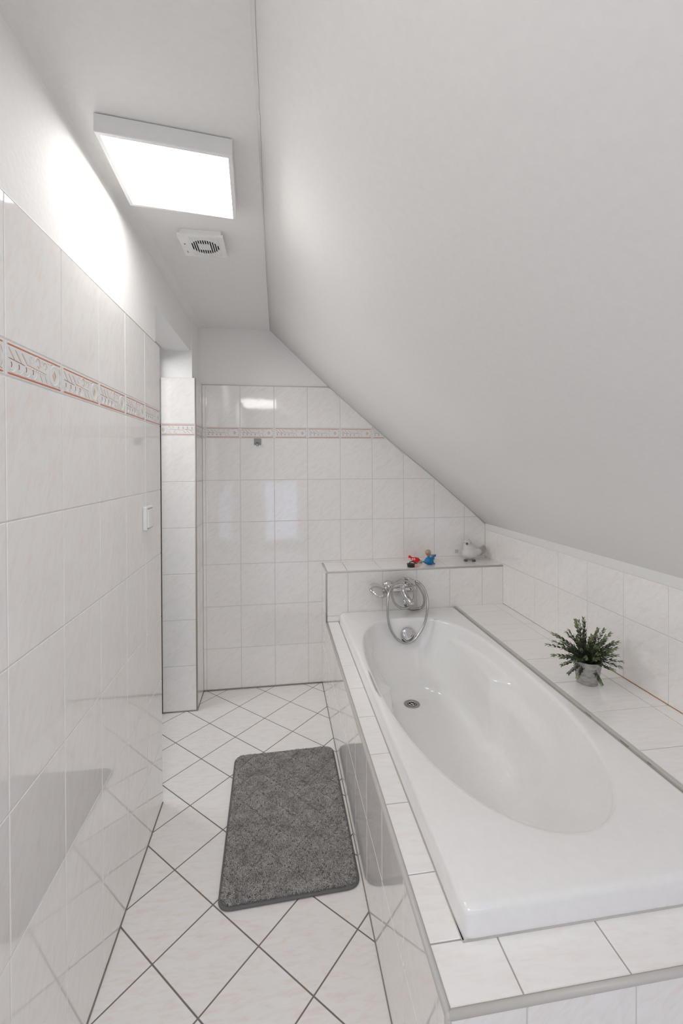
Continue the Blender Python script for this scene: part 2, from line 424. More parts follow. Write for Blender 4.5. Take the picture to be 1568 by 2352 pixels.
# ------------------------------------------------------------------ walls
# left wall: thick wall, plaster above, tile layer standing 8 mm proud
T = Tiler()
box(T.bm, -.60, XL - .008, YF, 1.800, 0, ZC, 8)
box(T.bm, -.60, XL - .008, 1.800, 2.497, 1.955, ZC, 8)           # lintel over the doorway
box(T.bm, XL - .0078, XL - .0013, YF, 1.829, 0, 1.801, 10)
vsL = [0.004, .24, .49, .74, .99, 1.24, 1.49, 1.553, 1.803]
T.grid((XL, 0, 0), (0, 1, 0), (0, 0, 1), [], [])
usL = steps(YF, 1.6308, PX, 1.831)
T.grid((XL, 0, 0), (0, 1, 0), (0, 0, 1), usL, vsL, bandrow=1.49)
T.bm.faces.ensure_lookup_table()
wl = finish('wall_left', T, 'tile_left'); tag(wl, 'left wall of cream tiles with a terracotta border and white plaster above', kind='structure')
# U x V must point into the room (+x): (0,1,0)x(0,0,1) = +x

# pier between the doorway and the back wall
T = Tiler()
box(T.bm, -.6212, -.4424, 2.4914, 2.80, 0, 1.81, 1)
box(T.bm, -.90, -.459, 2.497, 2.80, 1.80, ZC, 8)
box(T.bm, -.90, -.6215, 2.52, 2.80, 0, 1.80, 8)
vsB = [.004, .247, .497, .747, .997, 1.247, 1.497, 1.5605, 1.81]
T.grid((0, 2.490, 0), (1, 0, 0), (0, 0, 1), [-.6205, -.4415], vsB, bandrow=1.497, flip=True)
T.grid((-.441, 0, 0), (0, 1, 0), (0, 0, 1), [2.4915, YB], vsB, bandrow=1.497)
pier = finish('wall_left_pier', T, 'tile'); tag(pier, 'narrow tiled pier between doorway and back wall', kind='structure')

# back wall
def slope_clips(off=.004):
    out = []
    for (x0, z0), (x1, z1) in zip(SLOPE[:-1], SLOPE[1:]):
        k = (z1 - z0) / (x1 - x0)       # v <= z0 + k (u - x0) - off
        out.append((x0, x1, (-k, 1, z0 - k * x0 - off)))
    return out
SC = slope_clips()
T = Tiler()
prism_y(T.bm, [(-.75, 0), (1.45, 0), (1.45, ZC), (-.75, ZC)], YB + .006, YB + .15, 8)
usB = [-.441, -.4228] + steps(-.4228, .1787, PX, XR)[1:]
O = Vector((0, YB, 0)); U = Vector((1, 0, 0)); V = Vector((0, 0, 1))
# grout bed
prism_y(T.bm, [(-.441, 0), (XR + .008, 0), (XR + .008, .940), (.95, 1.268), (.68, 1.486), (.31, 1.808), (-.441, 1.808)], YB + .0013, YB + .0058, 1)
for u0, u1 in zip(usB[:-1], usB[1:]):
    cl = [c for (x0, x1, c) in SC if x1 > u0 and x0 < u1]
    T.grid(O, U, V, [u0, u1], vsB, clips=cl, bandrow=1.497)
wb = finish('wall_back', T, 'tile'); tag(wb, 'back wall of cream tiles cut along the roof slope', kind='structure')

# right wall (low knee wall)
T = Tiler()
box(T.bm, XR + .010, 1.45, YF, 2.80, 0, 1.0, 8)
box(T.bm, XR + .0013, XR + .0098, YF, YB + .001, 0, .9150, 1)
# plaster strip resting on the tiles, slightly crooked, up to the slope
bm = T.bm
T.grid((XR, 0, 0), (0, -1, 0), (0, 0, 1), [-v for v in reversed(steps(YF, 2.3443, PX, YB))], [.10, .30, .505, .7406, .914])
wr = finish('wall_right', T, 'tile'); tag(wr, 'low right wall with two rows of cream tiles under the slope', kind='structure')

# rear wall with an opening added for the rear fill light
bm = bmesh.new()
box(bm, -.75, -.20, YF - .12, YF, 0, ZC); box(bm, .70, 1.45, YF - .12, YF, 0, ZC); box(bm, -.20, .70, YF - .12, YF, 2.02, ZC)
rw = obj('wall_rear', bm, 'plaster'); tag(rw, 'plain plaster wall behind the viewpoint', kind='structure')

# ceiling, flat part with a softly rounded join to the left wall
bm = bmesh.new()
pts = [(-.045, ZC)]
cx, cz, rr = XL - .008 + .035, ZC - .035, .035
arc_pts = [(cx + rr * math.cos(a), cz + rr * math.sin(a)) for a in [PI / 2 + PI / 2 * k / 8 for k in range(9)]]
poly = [(-.045, ZC)] + arc_pts + [(-.62, ZC - .035), (-.62, ZC + .12), (-.045, ZC + .12)]
prism_y(bm, poly, YF - .12, YB + .006)
bm.faces.ensure_lookup_table()
ce = obj('ceiling', bm, ['plaster_ceiling', 'crack']); tag(ce, 'flat white ceiling strip carrying lamp and fan', kind='structure')
# slope: smooth sagging plaster sheet with thickness, with an opening for the added roof window behind the viewpoint
bm = bmesh.new()
prof = []
pp = [Vector((x, 0, z)) for x, z in SLOPE] + [Vector((1.40, 0, .953 - .0784 * .864))]
sm = catmull(pp, 6)
WY0, WY1 = -1.02, -.42
WX0, WX1 = .50, 1.00
ys = [YF - .12, WY0, WY1, 0.4, 1.0, 1.6, 2.2, YB + .006]
nrm = Vector((.655, 0, .755)) * .13
xs_s = [p.x for p in sm]
grid = [[(bm.verts.new((p.x, y, p.z)), bm.verts.new((p.x + nrm.x, y, p.z + nrm.z))) for y in ys] for p in sm]
hole = lambda i, j: j == 1 and WX0 < (sm[i].x + sm[i + 1].x) / 2 < WX1
ni, nj = len(sm), len(ys)
for i in range(ni - 1):
    for j in range(nj - 1):
        if hole(i, j): continue
        a, b, c, d = grid[i][j], grid[i + 1][j], grid[i + 1][j + 1], grid[i][j + 1]
        f = bm.faces.new((a[0], b[0], c[0], d[0])); f.smooth = True
        bm.faces.new((d[1], c[1], b[1], a[1]))
for i in range(ni - 1):
    for j in range(nj - 1):
        if hole(i, j): continue
        a, b, c, d = grid[i][j], grid[i + 1][j], grid[i + 1][j + 1], grid[i][j + 1]
        for (p, q, ii, jj) in ((a, b, i, j - 1), (b, c, i + 1, j), (c, d, i, j + 1), (d, a, i - 1, j)):
            if ii < 0 or jj < 0 or ii >= ni - 1 or jj >= nj - 1 or hole(ii, jj):
                bm.faces.new((q[0], p[0], p[1], q[1]))
sl = obj('ceiling_slope', bm, 'plaster_ceiling'); tag(sl, 'large white sloping ceiling under the roof', kind='structure')
ws = [i for i in range(ni - 1) if WX0 < (sm[i].x + sm[i + 1].x) / 2 < WX1]
p0, p1 = sm[ws[0]], sm[ws[-1] + 1]
# added, unseen roof window frame and glass
def bar(bm, a, b, w, t, N):
    a, b = Vector(a), Vector(b); d = (b - a).normalized(); sd = d.cross(N).normalized()
    vs = []
    for p in (a, b):
        for x, y in ((-1, -1), (1, -1), (1, 1), (-1, 1)): vs.append(bm.verts.new(p + sd * (w / 2 * x) + N * (t / 2 * y)))
    for f in ((0, 1, 2, 3), (7, 6, 5, 4), (0, 4, 5, 1), (1, 5, 6, 2), (2, 6, 7, 3), (3, 7, 4, 0)): bm.faces.new([vs[i] for i in f])
Nn = nrm.normalized(); off = Nn * .06
c4 = [Vector((p0.x, WY0, p0.z)) + off, Vector((p1.x, WY0, p1.z)) + off, Vector((p1.x, WY1, p1.z)) + off, Vector((p0.x, WY1, p0.z)) + off]
bm = bmesh.new()
for i in range(4): bar(bm, c4[i], c4[(i + 1) % 4], .07, .05, Nn)
wf = obj('added_window_1', bm, 'white_plastic'); tag(wf, 'unseen roof window added in the slope behind the viewpoint for cool light', kind='structure')

# crack along the join of ceiling and slope
T2 = bmesh.new()
def crack_line(bm, pts, wdt, N):
    pts = [Vector(p) for p in pts]
    for a, b in zip(pts[:-1], pts[1:]): bar(bm, a, b, wdt, .0008, N)
rc = random.Random(3)
pts = []; y = .55
while y < 2.68:
    pts.append((-.040 + rc.uniform(-.0016, .0016) + .004 * math.sin(y * 2.3), y, ZC - .004 - .0008)); y += rc.uniform(.02, .06)
def zslope(x):
    for (x0, z0), (x1, z1) in zip(SLOPE[:-1], SLOPE[1:]):
        if x <= x1: return z0 + (z1 - z0) / (x1 - x0) * (x - x0)
    return z1
pts = [(x, y, (ZC if x < -.045 else zslope(x)) - .0004) for x, y, _ in pts]
for a, b in zip(pts[:-1], pts[1:]):
    wd = .0011 if a[1] < 1.2 else (.0006 if a[1] < 1.75 else .0004)
    bar(T2, a, b, wd, .0006, Vector((.3, 0, .95)).normalized())
ck = obj('trim_1', T2, 'crack'); tag(ck, 'hairline crack where the flat ceiling meets the slope', kind='structure')
# thin caulk bead where tiles meet the slope
bm = bmesh.new()
pl = [(x, YB - .003, z - .004) for x, z in SLOPE[1:]]
pl[0] = (.315, YB - .003, 1.804)
tube(bm, catmull(pl, 4), .0035, 6)
tube(bm, [(-.44, YB, 1.8125), (.315, YB, 1.8125)], .0022, 6)
tube(bm, [(XL - .003, YF, 1.8035), (XL - .003, 1.828, 1.8035)], .003, 6)
o = obj('trim_2', bm, 'caulk', smooth=True); tag(o, 'white filler bead along the tops of the tiles', kind='structure')
bm = bmesh.new()     # dark filler along the foot of the walls
tube(bm, [(-.441, YB - .001, .003), (.262, YB - .001, .003)], .0045, 6)
tube(bm, [(XL, YF, .001), (XL, 1.83, .001)], .0026, 6)
tube(bm, [(.262, .69, .0), (.262, YB, .0)], .0022, 6)
tube(bm, [(-.62, 2.489, .001), (-.441, 2.489, .001), (-.441, YB, .001)], .0030, 6)
o = obj('trim_3', bm, 'dirty_caulk', smooth=True); tag(o, 'soiled joint along the foot of the walls', kind='structure')
bm = bmesh.new()     # plaster ledge on top of the right wall tiles
a = [(XR + .0005, .9145), (XR + .012, .9145), (XR + .012, .965), (XR - .001, .955)]
prism_y(bm, a, YF, YB)
o = obj('trim_4', bm, 'caulk'); tag(o, 'white plaster strip between the low tiles and the slope', kind='structure')
bm = bmesh.new()     # vertical trim of the pier
lathe(bm, (-.4425, 2.4915, 0.001), (0, 0, 1), [(.0048, 0), (.0048, 1.808)], 12)
o = obj('trim_5', bm, 'trim_dark', smooth=True); tag(o, 'taupe edge profile on the corner of the pier', kind='structure')

# doorway in the left wall: dark frame with a closed leaf behind
bm = bmesh.new()
v = [(-.6215, 2.4895, 0), (-.655, 2.4895, 0), (-.655, 2.4895, 1.56), (-.6265, 2.4895, 1.56)]
w_ = [(x, 2.51, z) for x, _, z in v]
loft(bm, [v, w_])
box(bm, -.72, -.655, 2.46, 2.52, 0, 1.953); box(bm, -.72, -.655, 1.77, 1.84, 0, 1.953); box(bm, -.72, -.655, 1.84, 2.46, 1.90, 1.953)
d = obj('door_1', bm, 'brown'); tag(d, 'dark brown door frame in the doorway of the left wall', kind='structure')
bm = bmesh.new(); box(bm, -.90, -.60, 1.70, 1.7999, 0, 1.955); box(bm, -.90, -.72, 1.80, 2.497, 1.955, 2.147)
o = obj('wall_doorway', bm, 'plaster'); tag(o, 'plain wall around the doorway', kind='structure')
bm = bmesh.new(); box(bm, -.60, -.4685, 1.8001, 1.83, 1.94, 1.9549)
bm.free()

# ------------------------------------------------------------------ tiled bath surround
XA, YN, ZA, ZD, ZLG, DL = .262, .672, .4512, .505, .7338, 2.468
YS = 2.3225
bath = empty('bath_surround', (.66, 1.6, 0))
tag(bath, 'tiled masonry surround built round the bathtub with raised ledge at its far end', 'bath surround')
def surf(name, tile, boxes, grids, mi=1):
    T = Tiler()
    for b in boxes: box(T.bm, *b, mi)
    for g in grids: T.grid(*g[:5], **(g[5] if len(g) > 5 else {}))
    return finish(name, T, tile, bath)
g = .0013
yj = steps(YN, YS, PX, YB - .001)
zs = [.004, .252, ZA - .004]
# side towards the room: normal -x  -> U=-y, V=z
surf('side_panel', 'tile', [(XA + g, .334, YN + g, DL, 0, ZA - .004)],
     [((XA, 0, 0), (0, -1, 0), (0, 0, 1), [-v for v in reversed([y for y in yj if y < DL] + [DL])], zs)])
# top strip beside the tub
surf('side_strip', 'tile_flat', [(XA + .006, .334, YN + .006, DL, ZA - .003, ZA - g), (.334, XR, YN + .006, .776, ZA - .003, ZA - g)],
     [((0, 0, ZA), (1, 0, 0), (0, 1, 0), [XA + .010, .336], [.78] + [y for y in yj if .80 < y < DL - .02] + [DL]),
      ((0, 0, ZA), (1, 0, 0), (0, 1, 0), [XA + .010, .401, .6015, .802, 1.0025, 1.203, XR], [YN + .010, .7795])])
# end facing the viewpoint: normal -y -> U=x, V=z
surf('end_panel', 'tile', [(XA + g, XR, YN + g, .774, 0, ZA - .004)],
     [((0, YN, 0), (1, 0, 0), (0, 0, 1), [XA + .004, .401, .6015, .802, 1.0025, 1.203, XR], zs)])
# ledge at the far end
lj = [XA + .010] + [.388 + PX * k for k in range(5)] + [XR]
surf('ledge', 'tile', [(XA + g, XR, DL + g, YB - .001, 0, ZLG - .0045)],
     [((0, DL, 0), (1, 0, 0), (0, 0, 1), [XA + .006] + lj[1:], [.453, .484, ZLG - .005]),
      ((XA, 0, 0), (0, -1, 0), (0, 0, 1), [-YB, -DL - .004], [.004, .252, .5, ZLG - .005])])
surf('ledge_top', 'tile_flat', [(XA + .006, XR, DL + .006, YB, ZLG - .004, ZLG - g)],
     [((0, 0, ZLG), (1, 0, 0), (0, 1, 0), lj, [DL + .010, YB])])
# deck on the right of the tub
dj = steps(YN + .10, 2.3443, PX, DL)
surf('deck', 'tile_flat', [(1.024, XR, .775, DL, 0, ZD - g)],
     [((0, 0, ZD), (1, 0, 0), (0, 1, 0), [1.030, 1.262, XR], dj)])
def trimpart(pts, r=.0062, m_='trim'):
    bm = bmesh.new(); tube(bm, pts, r, 12); obj('edge_trim', bm, m_, bath, True)
e = .0045
trimpart([(XA + e, DL + e, ZLG - e), (XR, DL + e, ZLG - e)])
trimpart([(XA + e, DL + e, ZLG - e), (XA + e, YB, ZLG - e)])
trimpart([(XA + e, DL + e, ZA), (XA + e, DL + e, ZLG - e)], .0058, 'trim_dark')
trimpart([(XA + e, YN + e, ZA - e), (XA + e, DL + .002, ZA - e)])
trimpart([(XA + e, YN + e, ZA - e), (XR, YN + e, ZA - e)])
trimpart([(XA + e, YN + e, 0.002), (XA + e, YN + e, ZA - e)])
for cpt in ((XA + e, YN + e, ZA - e), (XA + e, DL + e, ZLG - e)):
    bm = bmesh.new(); ellipsoid(bm, cpt, (.0062,) * 3, seg=12, rings=8); obj('edge_trim_corner', bm, 'trim', bath, True)
bm = bmesh.new(); box(bm, 1.0160, 1.0295, .78, DL - .001, ZD - .03, ZD + .0012); bevel_all(bm, .0008, 1)
obj('edge_trim', bm, 'trim', bath)
bm = bmesh.new()
tube(bm, catmull([(XR, 1.62, ZD + .001), (XR - .0005, 1.5, ZD + .001), (XR, 1.25, ZD + .001), (XR, .80, ZD + .001)], 5), .0017, 6)
o = obj('stained_caulk', bm, 'orange_caulk', bath, True); o['label'] = 'orange-brown stained joint between deck and wall'
bm = bmesh.new(); tube(bm, [(XR, 1.62, ZD + .001), (XR, DL, ZD + .001)], .0014, 6)
obj('caulk', bm, 'grout', bath, True)
for y0, y1 in ((1.322, 1.348), (1.165, 1.196), (1.085, 1.098)):
    bm = bmesh.new(); box(bm, 1.0150, 1.0160, y0, y1, ZD - .0040, ZD - .0016); obj('joint_gap', bm, 'dirty_caulk', bath)
bm = bmesh.new(); tube(bm, [(.333, .775, ZA + .0005), (.333, 2.46, ZA + .0005)], .0012, 6)
tube(bm, [(.333, .774, ZA + .0005), (1.32, .774, ZA + .0005)], .0018, 6); obj('joint_filler', bm, 'trim', bath, True)

# ------------------------------------------------------------------ bathtub
TX0, TX1, TY0, TY1, TZ = .3355, 1.0150, .7755, 2.4655, .5050
tub = empty('bathtub', (.675, 1.62, ZA))
tag(tub, 'white built-in bathtub set in the tiled surround, empty', 'bathtub')
NA = 192
def opening(d, grow=0.):
    """outline at depth fraction d, list of (x, y)"""
    a = .299 - .050 * d + grow
    yn = .916 + .44 * d ** .95 - grow; yf = 2.308 - .075 * d + grow
    cy = 1.62 + .05 * d; pts = []
    for k in range(NA):
        th = 2 * PI * k / NA; c, sn = math.cos(th), math.sin(th)
        n = 2.15 if sn < 0 else 2.9
        x = a * math.copysign(abs(c) ** (2 / n), c); hl = (cy - yn) if sn < 0 else (yf - cy)
        y = cy + hl * math.copysign(abs(sn) ** (2 / n), sn)
        pts.append([.672 + x, y])
    return pts
def sstep(a, b, x):
    t = max(0, min(1, (x - a) / (b - a))); return t * t * (3 - 2 * t)
def rectring(ins, z, rad=.018):
    x0, x1, y0, y1 = TX0 + ins, TX1 - ins, TY0 + ins, TY1 - ins
    pts = []
    cx, cy = .672, 1.62
    for k in range(NA):
        th = 2 * PI * k / NA; sn0 = math.sin(th); c0 = math.cos(th)
        n = 2.15 if sn0 < 0 else 2.9
        ex, ey = .299 * math.copysign(abs(c0) ** (2 / n), c0), .70 * math.copysign(abs(sn0) ** (2 / n), sn0)
        hx = (x1 - cx) if ex > 0 else (cx - x0); hy = (y1 - cy) if ey > 0 else (cy - y0)
        tq = min(hx / abs(ex) if abs(ex) > 1e-6 else 1e9, hy / abs(ey) if abs(ey) > 1e-6 else 1e9)
        pts.append([cx + ex * tq, cy + ey * tq, z])
    # put one vertex on each corner
    for cxr, cyr in ((x0, y0), (x1, y0), (x1, y1), (x0, y1)):
        i = min(range(NA), key=lambda i: (pts[i][0] - cxr) ** 2 + (pts[i][1] - cyr) ** 2)
        ccx = cxr + (rad if cxr == x0 else -rad); ccy = cyr + (rad if cyr == y0 else -rad)
        q = .7071 * rad
        pts[i] = [ccx + (-q if cxr == x0 else q), ccy + (-q if cyr == y0 else q), z]
    return pts
rings = [rectring(-.0008, .4496, .010), rectring(.0, .470, .010), rectring(.002, .4935, .010), rectring(.0045, .4995, .010), rectring(.0095, .5035, .010), rectring(.018, TZ, .012)]
def ring3(d, z, grow=0.): return [[x, y, z] for x, y in opening(d, grow)]
rings += [ring3(0, TZ, .020), ring3(0, TZ - .0006, .012), ring3(0, TZ - .003, .006), ring3(0, TZ - .009, .0015)]
ND = 44; ZF = .140
for i in range(ND + 1):
    d = i / ND; z = (TZ - .018) - d * (TZ - .018 - ZF - .060)
    ring = ring3(d, z)
    for p in ring:
        yv = p[1]; side = -1 if p[0] < .672 else 1
        rise = sstep(.440, .418, z)
        taper = max(0., min(1., (2.20 - yv) / .42))
        amp = .066 * taper ** .8 * sstep(1.700, 1.765, yv) + .026 * sstep(1.775, 1.690, yv) * sstep(1.28, 1.55, yv) * sstep(.41, .33, z)
        amp *= rise * (1 - .35 * sstep(.36, .20, z))
        p[0] -= side * amp * min(1, abs(p[0] - .672) / .20)
    rings.append(ring)
last = rings[-1]
for k in range(1, 11):          # rounded foot at the sides, long flattening run-out at the backrest end
    u = k / 10; z = ZF + .060 * (1 - u) ** 2
    sh = .060 * (1 - math.sqrt(max(0, 1 - (1 - (1 - u) ** 2) ** 2)))
    ring = []
    for p in last:
        x = .672 + (p[0] - .672) * (1 - sh / .25)
        if p[1] > 1.78: y = 1.78 + (p[1] - 1.78) * (1 - sh / .47)
        else:
            wt = min(1, (1.78 - p[1]) / .42) ** 1.2; y = p[1] + .20 * u * wt
            if x > .672: x -= 0.
        ring.append([x, y, z])
    rings.append(ring)
last = rings[-1]
for q in (.75, .5, .25, .06):
    rings.append([[.672 + (p[0] - .672) * q, 1.86 + (p[1] - 1.86) * q, ZF - .002 * (1 - q)] for p in last])
bm = bmesh.new(); loft(bm, rings, True, False, True)
shell = obj('shell', bm, 'enamel', tub, True)
bm = bmesh.new()
DX, DY = .655, 2.130
lathe(bm, (DX, DY, ZF - .006), (0, 0, 1), [(.0230, 0), (.0235, .0065), (.0245, .0082), (.030, .0092), (.036, .0088), (.0395, .0074), (.040, .0045), (.041, 0)], 40, cap0=False, cap1=False)
dr = obj('drain', bm, 'steel', tub, True)
bm = bmesh.new(); lathe(bm, (DX, DY, ZF - .004), (0, 0, 1), [(.0232, 0), (.0232, .0045)], 32)
obj('drain_hole', bm, 'dark', dr, True)
bm = bmesh.new(); lathe(bm, (DX, DY, ZF + .0008), (0, 0, 1), [(.006, 0), (.006, .0020)], 16)
for a in (0.3, 0.3 + PI / 2):
    bar(bm, (DX - .02 * math.cos(a), DY - .02 * math.sin(a), ZF + .0015), (DX + .02 * math.cos(a), DY + .02 * math.sin(a), ZF + .0015), .004, .0012, Vector((0, 0, 1)))
tube(bm, [(DX + .019 * math.cos(2 * PI * k / 24), DY + .019 * math.sin(2 * PI * k / 24), ZF + .0018) for k in range(25)], .0018, 6)
obj('drain_grid', bm, 'chrome', dr, True)
# overflow knob on the far inner wall
bm = bmesh.new(); ax = Vector((0, -1, .20)).normalized()
lathe(bm, (.683, 2.296, .424), ax, [(.034, 0), (.037, .004), (.038, .016), (.036, .021), (.028, .024), (.0, .025)], 36)
kn = obj('overflow_knob', bm, 'chrome', tub, True)
bm = bmesh.new(); lathe(bm, (.683, 2.300, .423), ax, [(.030, 0), (.030, .006)], 30); obj('overflow_gap', bm, 'dark', kn, True)
bm = bmesh.new(); tube(bm, catmull([(.650, 2.283, .405), (.664, 2.279, .394), (.684, 2.278, .390), (.704, 2.279, .397), (.717, 2.283, .410)], 5), .0042, 8)
obj('overflow_slot', bm, 'black', kn, True)

# ------------------------------------------------------------------ mixer tap
tap = empty('bath_mixer_tap', (.688, DL, .655))
tag(tap, 'chrome bath mixer tap on the tiled ledge front above the bathtub', 'tap')
bm = bmesh.new()
lathe(bm, (.6120, 2.412, .638), (1, 0, 0), [(.012, 0), (.019, .004), (.0205, .012), (.0205, .050), (.018, .058), (.018, .094), (.0205, .102), (.0205, .140), (.019, .148), (.012, .152)], 28)
tube(bm, catmull([(.690, 2.412, .645), (.692, 2.405, .625), (.700, 2.385, .600), (.712, 2.362, .582), (.719, 2.350, .574)], 6), lambda t, i: .021 - .007 * t, 20)
tap_body = obj('body', bm, 'chrome', tap, True)
for x in (.621, .752):
    bm = bmesh.new(); lathe(bm, (x, DL - .0003, .640), (0, -1, 0), [(.031, 0), (.031, .003), (.026, .010), (.014, .013), (.012, .050)], 30)
    obj('escutcheon', bm, 'chrome', tap, True)
bm = bmesh.new(); lathe(bm, (.719, 2.352, .577), (.12, -.30, -1), [(.0145, 0), (.0150, .003), (.0150, .014), (.012, .0145), (.011, .010)], 24, cap1=True)
obj('spout', bm, 'chrome', tap, True)
bm = bmesh.new(); lathe(bm, (.688, 2.412, .640), (0, -.25, 1), [(.020, 0), (.0215, .012), (.0215, .036), (.019, .046), (.010, .051)], 28)
lv = obj('cartridge_cap', bm, 'chrome', tap, True)
bm = bmesh.new(); tube(bm, catmull([(.688, 2.405, .688), (.686, 2.380, .693), (.683, 2.345, .688), (.681, 2.320, .678)], 5), lambda t, i: .0105 - .003 * t, 14)
obj('lever', bm, 'chrome', tap, True)
bm = bmesh.new(); lathe(bm, (.699, 2.395, .585), (0, 0, -1), [(.010, 0), (.010, .010), (.0125, .012), (.0125, .026), (.009, .030)], 16)
obj('hose_outlet', bm, 'chrome', tap, True)
bm = bmesh.new(); tube(bm, [(.728, 2.410, .650), (.728, 2.400, .668)], .008, 12)
lathe(bm, (.714, 2.385, .681), (1, 0, 0), [(.0145, 0), (.0165, .002), (.0165, .026), (.0145, .028)], 24)
obj('shower_holder', bm, 'chrome', tap, True)

# hand shower lying in the holder, with its hose
hs = empty('hand_shower', (.73, 2.37, .68))
tag(hs, 'chrome hand shower with looped metal hose resting on the bath mixer tap', 'hand shower')
bm = bmesh.new()
hp = catmull([(.756, 2.375, .684), (.735, 2.375, .684), (.70, 2.372, .682), (.66, 2.366, .678), (.625, 2.358, .672), (.59, 2.352, .664)], 6)
tube(bm, hp, lambda t, i: .0095 + .0015 * math.sin(t * PI) + .006 * max(0, t - .7) / .3, 18)
obj('handle', bm, 'chrome', hs, True)
bm = bmesh.new(); ax = Vector((-.30, .42, -.85)).normalized()
lathe(bm, (.541, 2.350, .663), ax, [(.004, -.010), (.020, -.008), (.038, .002), (.0480, .009), (.0505, .015), (.0495, .020), (.043, .022)], 36, sx=1.08, sy=1.08)
hd = obj('shower_head', bm, 'chrome', hs, True)
bm = bmesh.new(); lathe(bm, Vector((.541, 2.350, .663)) + ax * .0215, ax, [(.038, 0), (.037, .0028), (.01, .003)], 32)
x_, y_ = frame_for(ax)
for k in range(22):
    a = 2 * PI * k / 22; r = .028 if k % 2 else .018
    ellipsoid(bm, Vector((.541, 2.350, .663)) + ax * .0245 + x_ * r * math.cos(a) + y_ * r * math.sin(a), (.0015,) * 3, seg=8, rings=5)
obj('spray_plate', bm, 'steel', hd, True)
big = [(0.755, 2.352, 0.69), (0.774, 2.34, 0.676), (0.789, 2.325, 0.65), (0.795, 2.305, 0.616), (0.793, 2.288, 0.579), (0.784, 2.276, 0.539), (0.772, 2.268, 0.498), (0.753, 2.262, 0.462), (0.724, 2.258, 0.424), (0.693, 2.255, 0.402), (0.662, 2.255, 0.394), (0.635, 2.255, 0.404), (0.609, 2.258, 0.425), (0.589, 2.262, 0.454), (0.577, 2.267, 0.485), (0.571, 2.272, 0.519), (0.57, 2.278, 0.549), (0.572, 2.288, 0.584), (0.577, 2.3, 0.616), (0.585, 2.312, 0.642), (0.597, 2.322, 0.662), (0.614, 2.33, 0.681), (0.634, 2.333, 0.692), (0.653, 2.334, 0.699), (.680, 2.334, .703)]
small = [(0.708, 2.342, 0.688), (0.724, 2.350, 0.672), (0.737, 2.356, 0.646), (0.741, 2.360, 0.617), (0.737, 2.360, 0.589), (0.721, 2.355, 0.563), (0.699, 2.350, 0.549), (0.676, 2.350, 0.546), (0.654, 2.356, 0.553), (0.632, 2.362, 0.572), (0.618, 2.364, 0.601), (0.614, 2.366, 0.629), (0.62, 2.366, 0.652), (0.640, 2.385, 0.672), (0.668, 2.432, 0.672)]
third = [(0.715, 2.445, 0.685), (0.751, 2.425, 0.680), (0.770, 2.41, 0.662), (0.787, 2.41, 0.642), (0.805, 2.412, 0.612), (0.816, 2.415, 0.583), (0.818, 2.42, 0.549), (0.811, 2.425, 0.527), (0.793, 2.43, 0.515), (0.767, 2.432, 0.512), (0.741, 2.43, 0.514), (0.72, 2.425, 0.524), (0.706, 2.412, 0.541), (0.699, 2.398, 0.558)]
path = catmull([(.750, 2.374, .684)] + big + small + third, 22)
bm = bmesh.new(); tube(bm, path, lambda t, i: .0066 if i % 2 else .0060, 12)
obj('hose', bm, 'hose', hs, True)
bm = bmesh.new(); tube(bm, [(.750, 2.375, .684), (.772, 2.368, .679)], .0095, 14); obj('hose_connector', bm, 'chrome', hs, True)

# ------------------------------------------------------------------ ceiling lamp
lamp = empty('ceiling_lamp', (-.27, 1.26, ZC))
tag(lamp, 'square white surface-mounted ceiling lamp with lit diffuser panel', 'lamp')
q = [(-.414, 1.088), (-.108, 1.130), (-.124, 1.428), (-.427, 1.384)]
def quad_ring(q, ins, z):
    c = Vector((sum(p[0] for p in q) / 4, sum(p[1] for p in q) / 4))
    out = inset_poly([tuple(p) for p in q], ins); return [(x, y, z) for x, y in out]
bm = bmesh.new()
loft(bm, [quad_ring(q, .006, ZC - .0008), quad_ring(q, .006, ZC - .003), quad_ring(q, 0, ZC - .0032), quad_ring(q, 0, 2.1035), quad_ring(q, .0012, 2.102), quad_ring(q, .0105, 2.102), quad_ring(q, .012, 2.1045), quad_ring(q, .012, 2.108)], True, True, True)
obj('housing', bm, 'white_plastic', lamp)
bm = bmesh.new(); loft(bm, [quad_ring(q, .0125, 2.1075), quad_ring(q, .0125, 2.1045)])
o = obj('diffuser', bm, 'lit', lamp); o['label'] = 'glowing white diffuser'

# ------------------------------------------------------------------ extractor fan
fan = empty('extractor_fan', (-.261, 1.653, ZC))
tag(fan, 'small square white extractor fan with slatted grille on the ceiling', 'fan')
FX, FY, FZ = -.261, 1.6530, 2.121
bm = bmesh.new(); box(bm, FX - .070, FX + .070, FY - .070, FY + .070, 2.128, ZC - .0005)
obj('fan_body', bm, 'white_plastic', fan)
# front plate as slats with openings inside the round aperture
bm = bmesh.new()
hw = .0765
box(bm, FX - hw, FX - .046, FY - hw, FY + hw, FZ, FZ + .009)
box(bm, FX + .058, FX + hw, FY - hw, FY + hw, FZ, FZ + .009)
box(bm, FX - .046, FX + .058, FY - hw, FY - .066, FZ, FZ + .009); box(bm, FX - .046, FX + .058, FY + .066, FY + hw, FZ, FZ + .009)
obj('front_plate', bm, 'white_plastic', fan)
bm = bmesh.new(); R_ = .0485; ccx = FX + .006
npitch = 13; w0 = .104 / npitch
for k in range(npitch):
    xa = FX - .046 + k * w0
    box(bm, xa + .0046, xa + w0 - .0002, FY - .066, FY + .066, FZ - .0010, FZ + .0015)       # raised slat
    xm = xa + .002
    dx = xm - ccx
    rows = []
    if abs(dx) < R_:
        h = math.sqrt(R_ * R_ - dx * dx)
        rows = [(-.066, -h), (h, .066)]
        if abs(dx) < .021: rows.append((-.021, .021))
    else: rows = [(-.066, .066)]
    for a, b in rows: box(bm, xa - .0004, xa + .0046, FY + a, FY + b, FZ + .0005, FZ + .0030)
obj('grille', bm, 'white_plastic', fan)
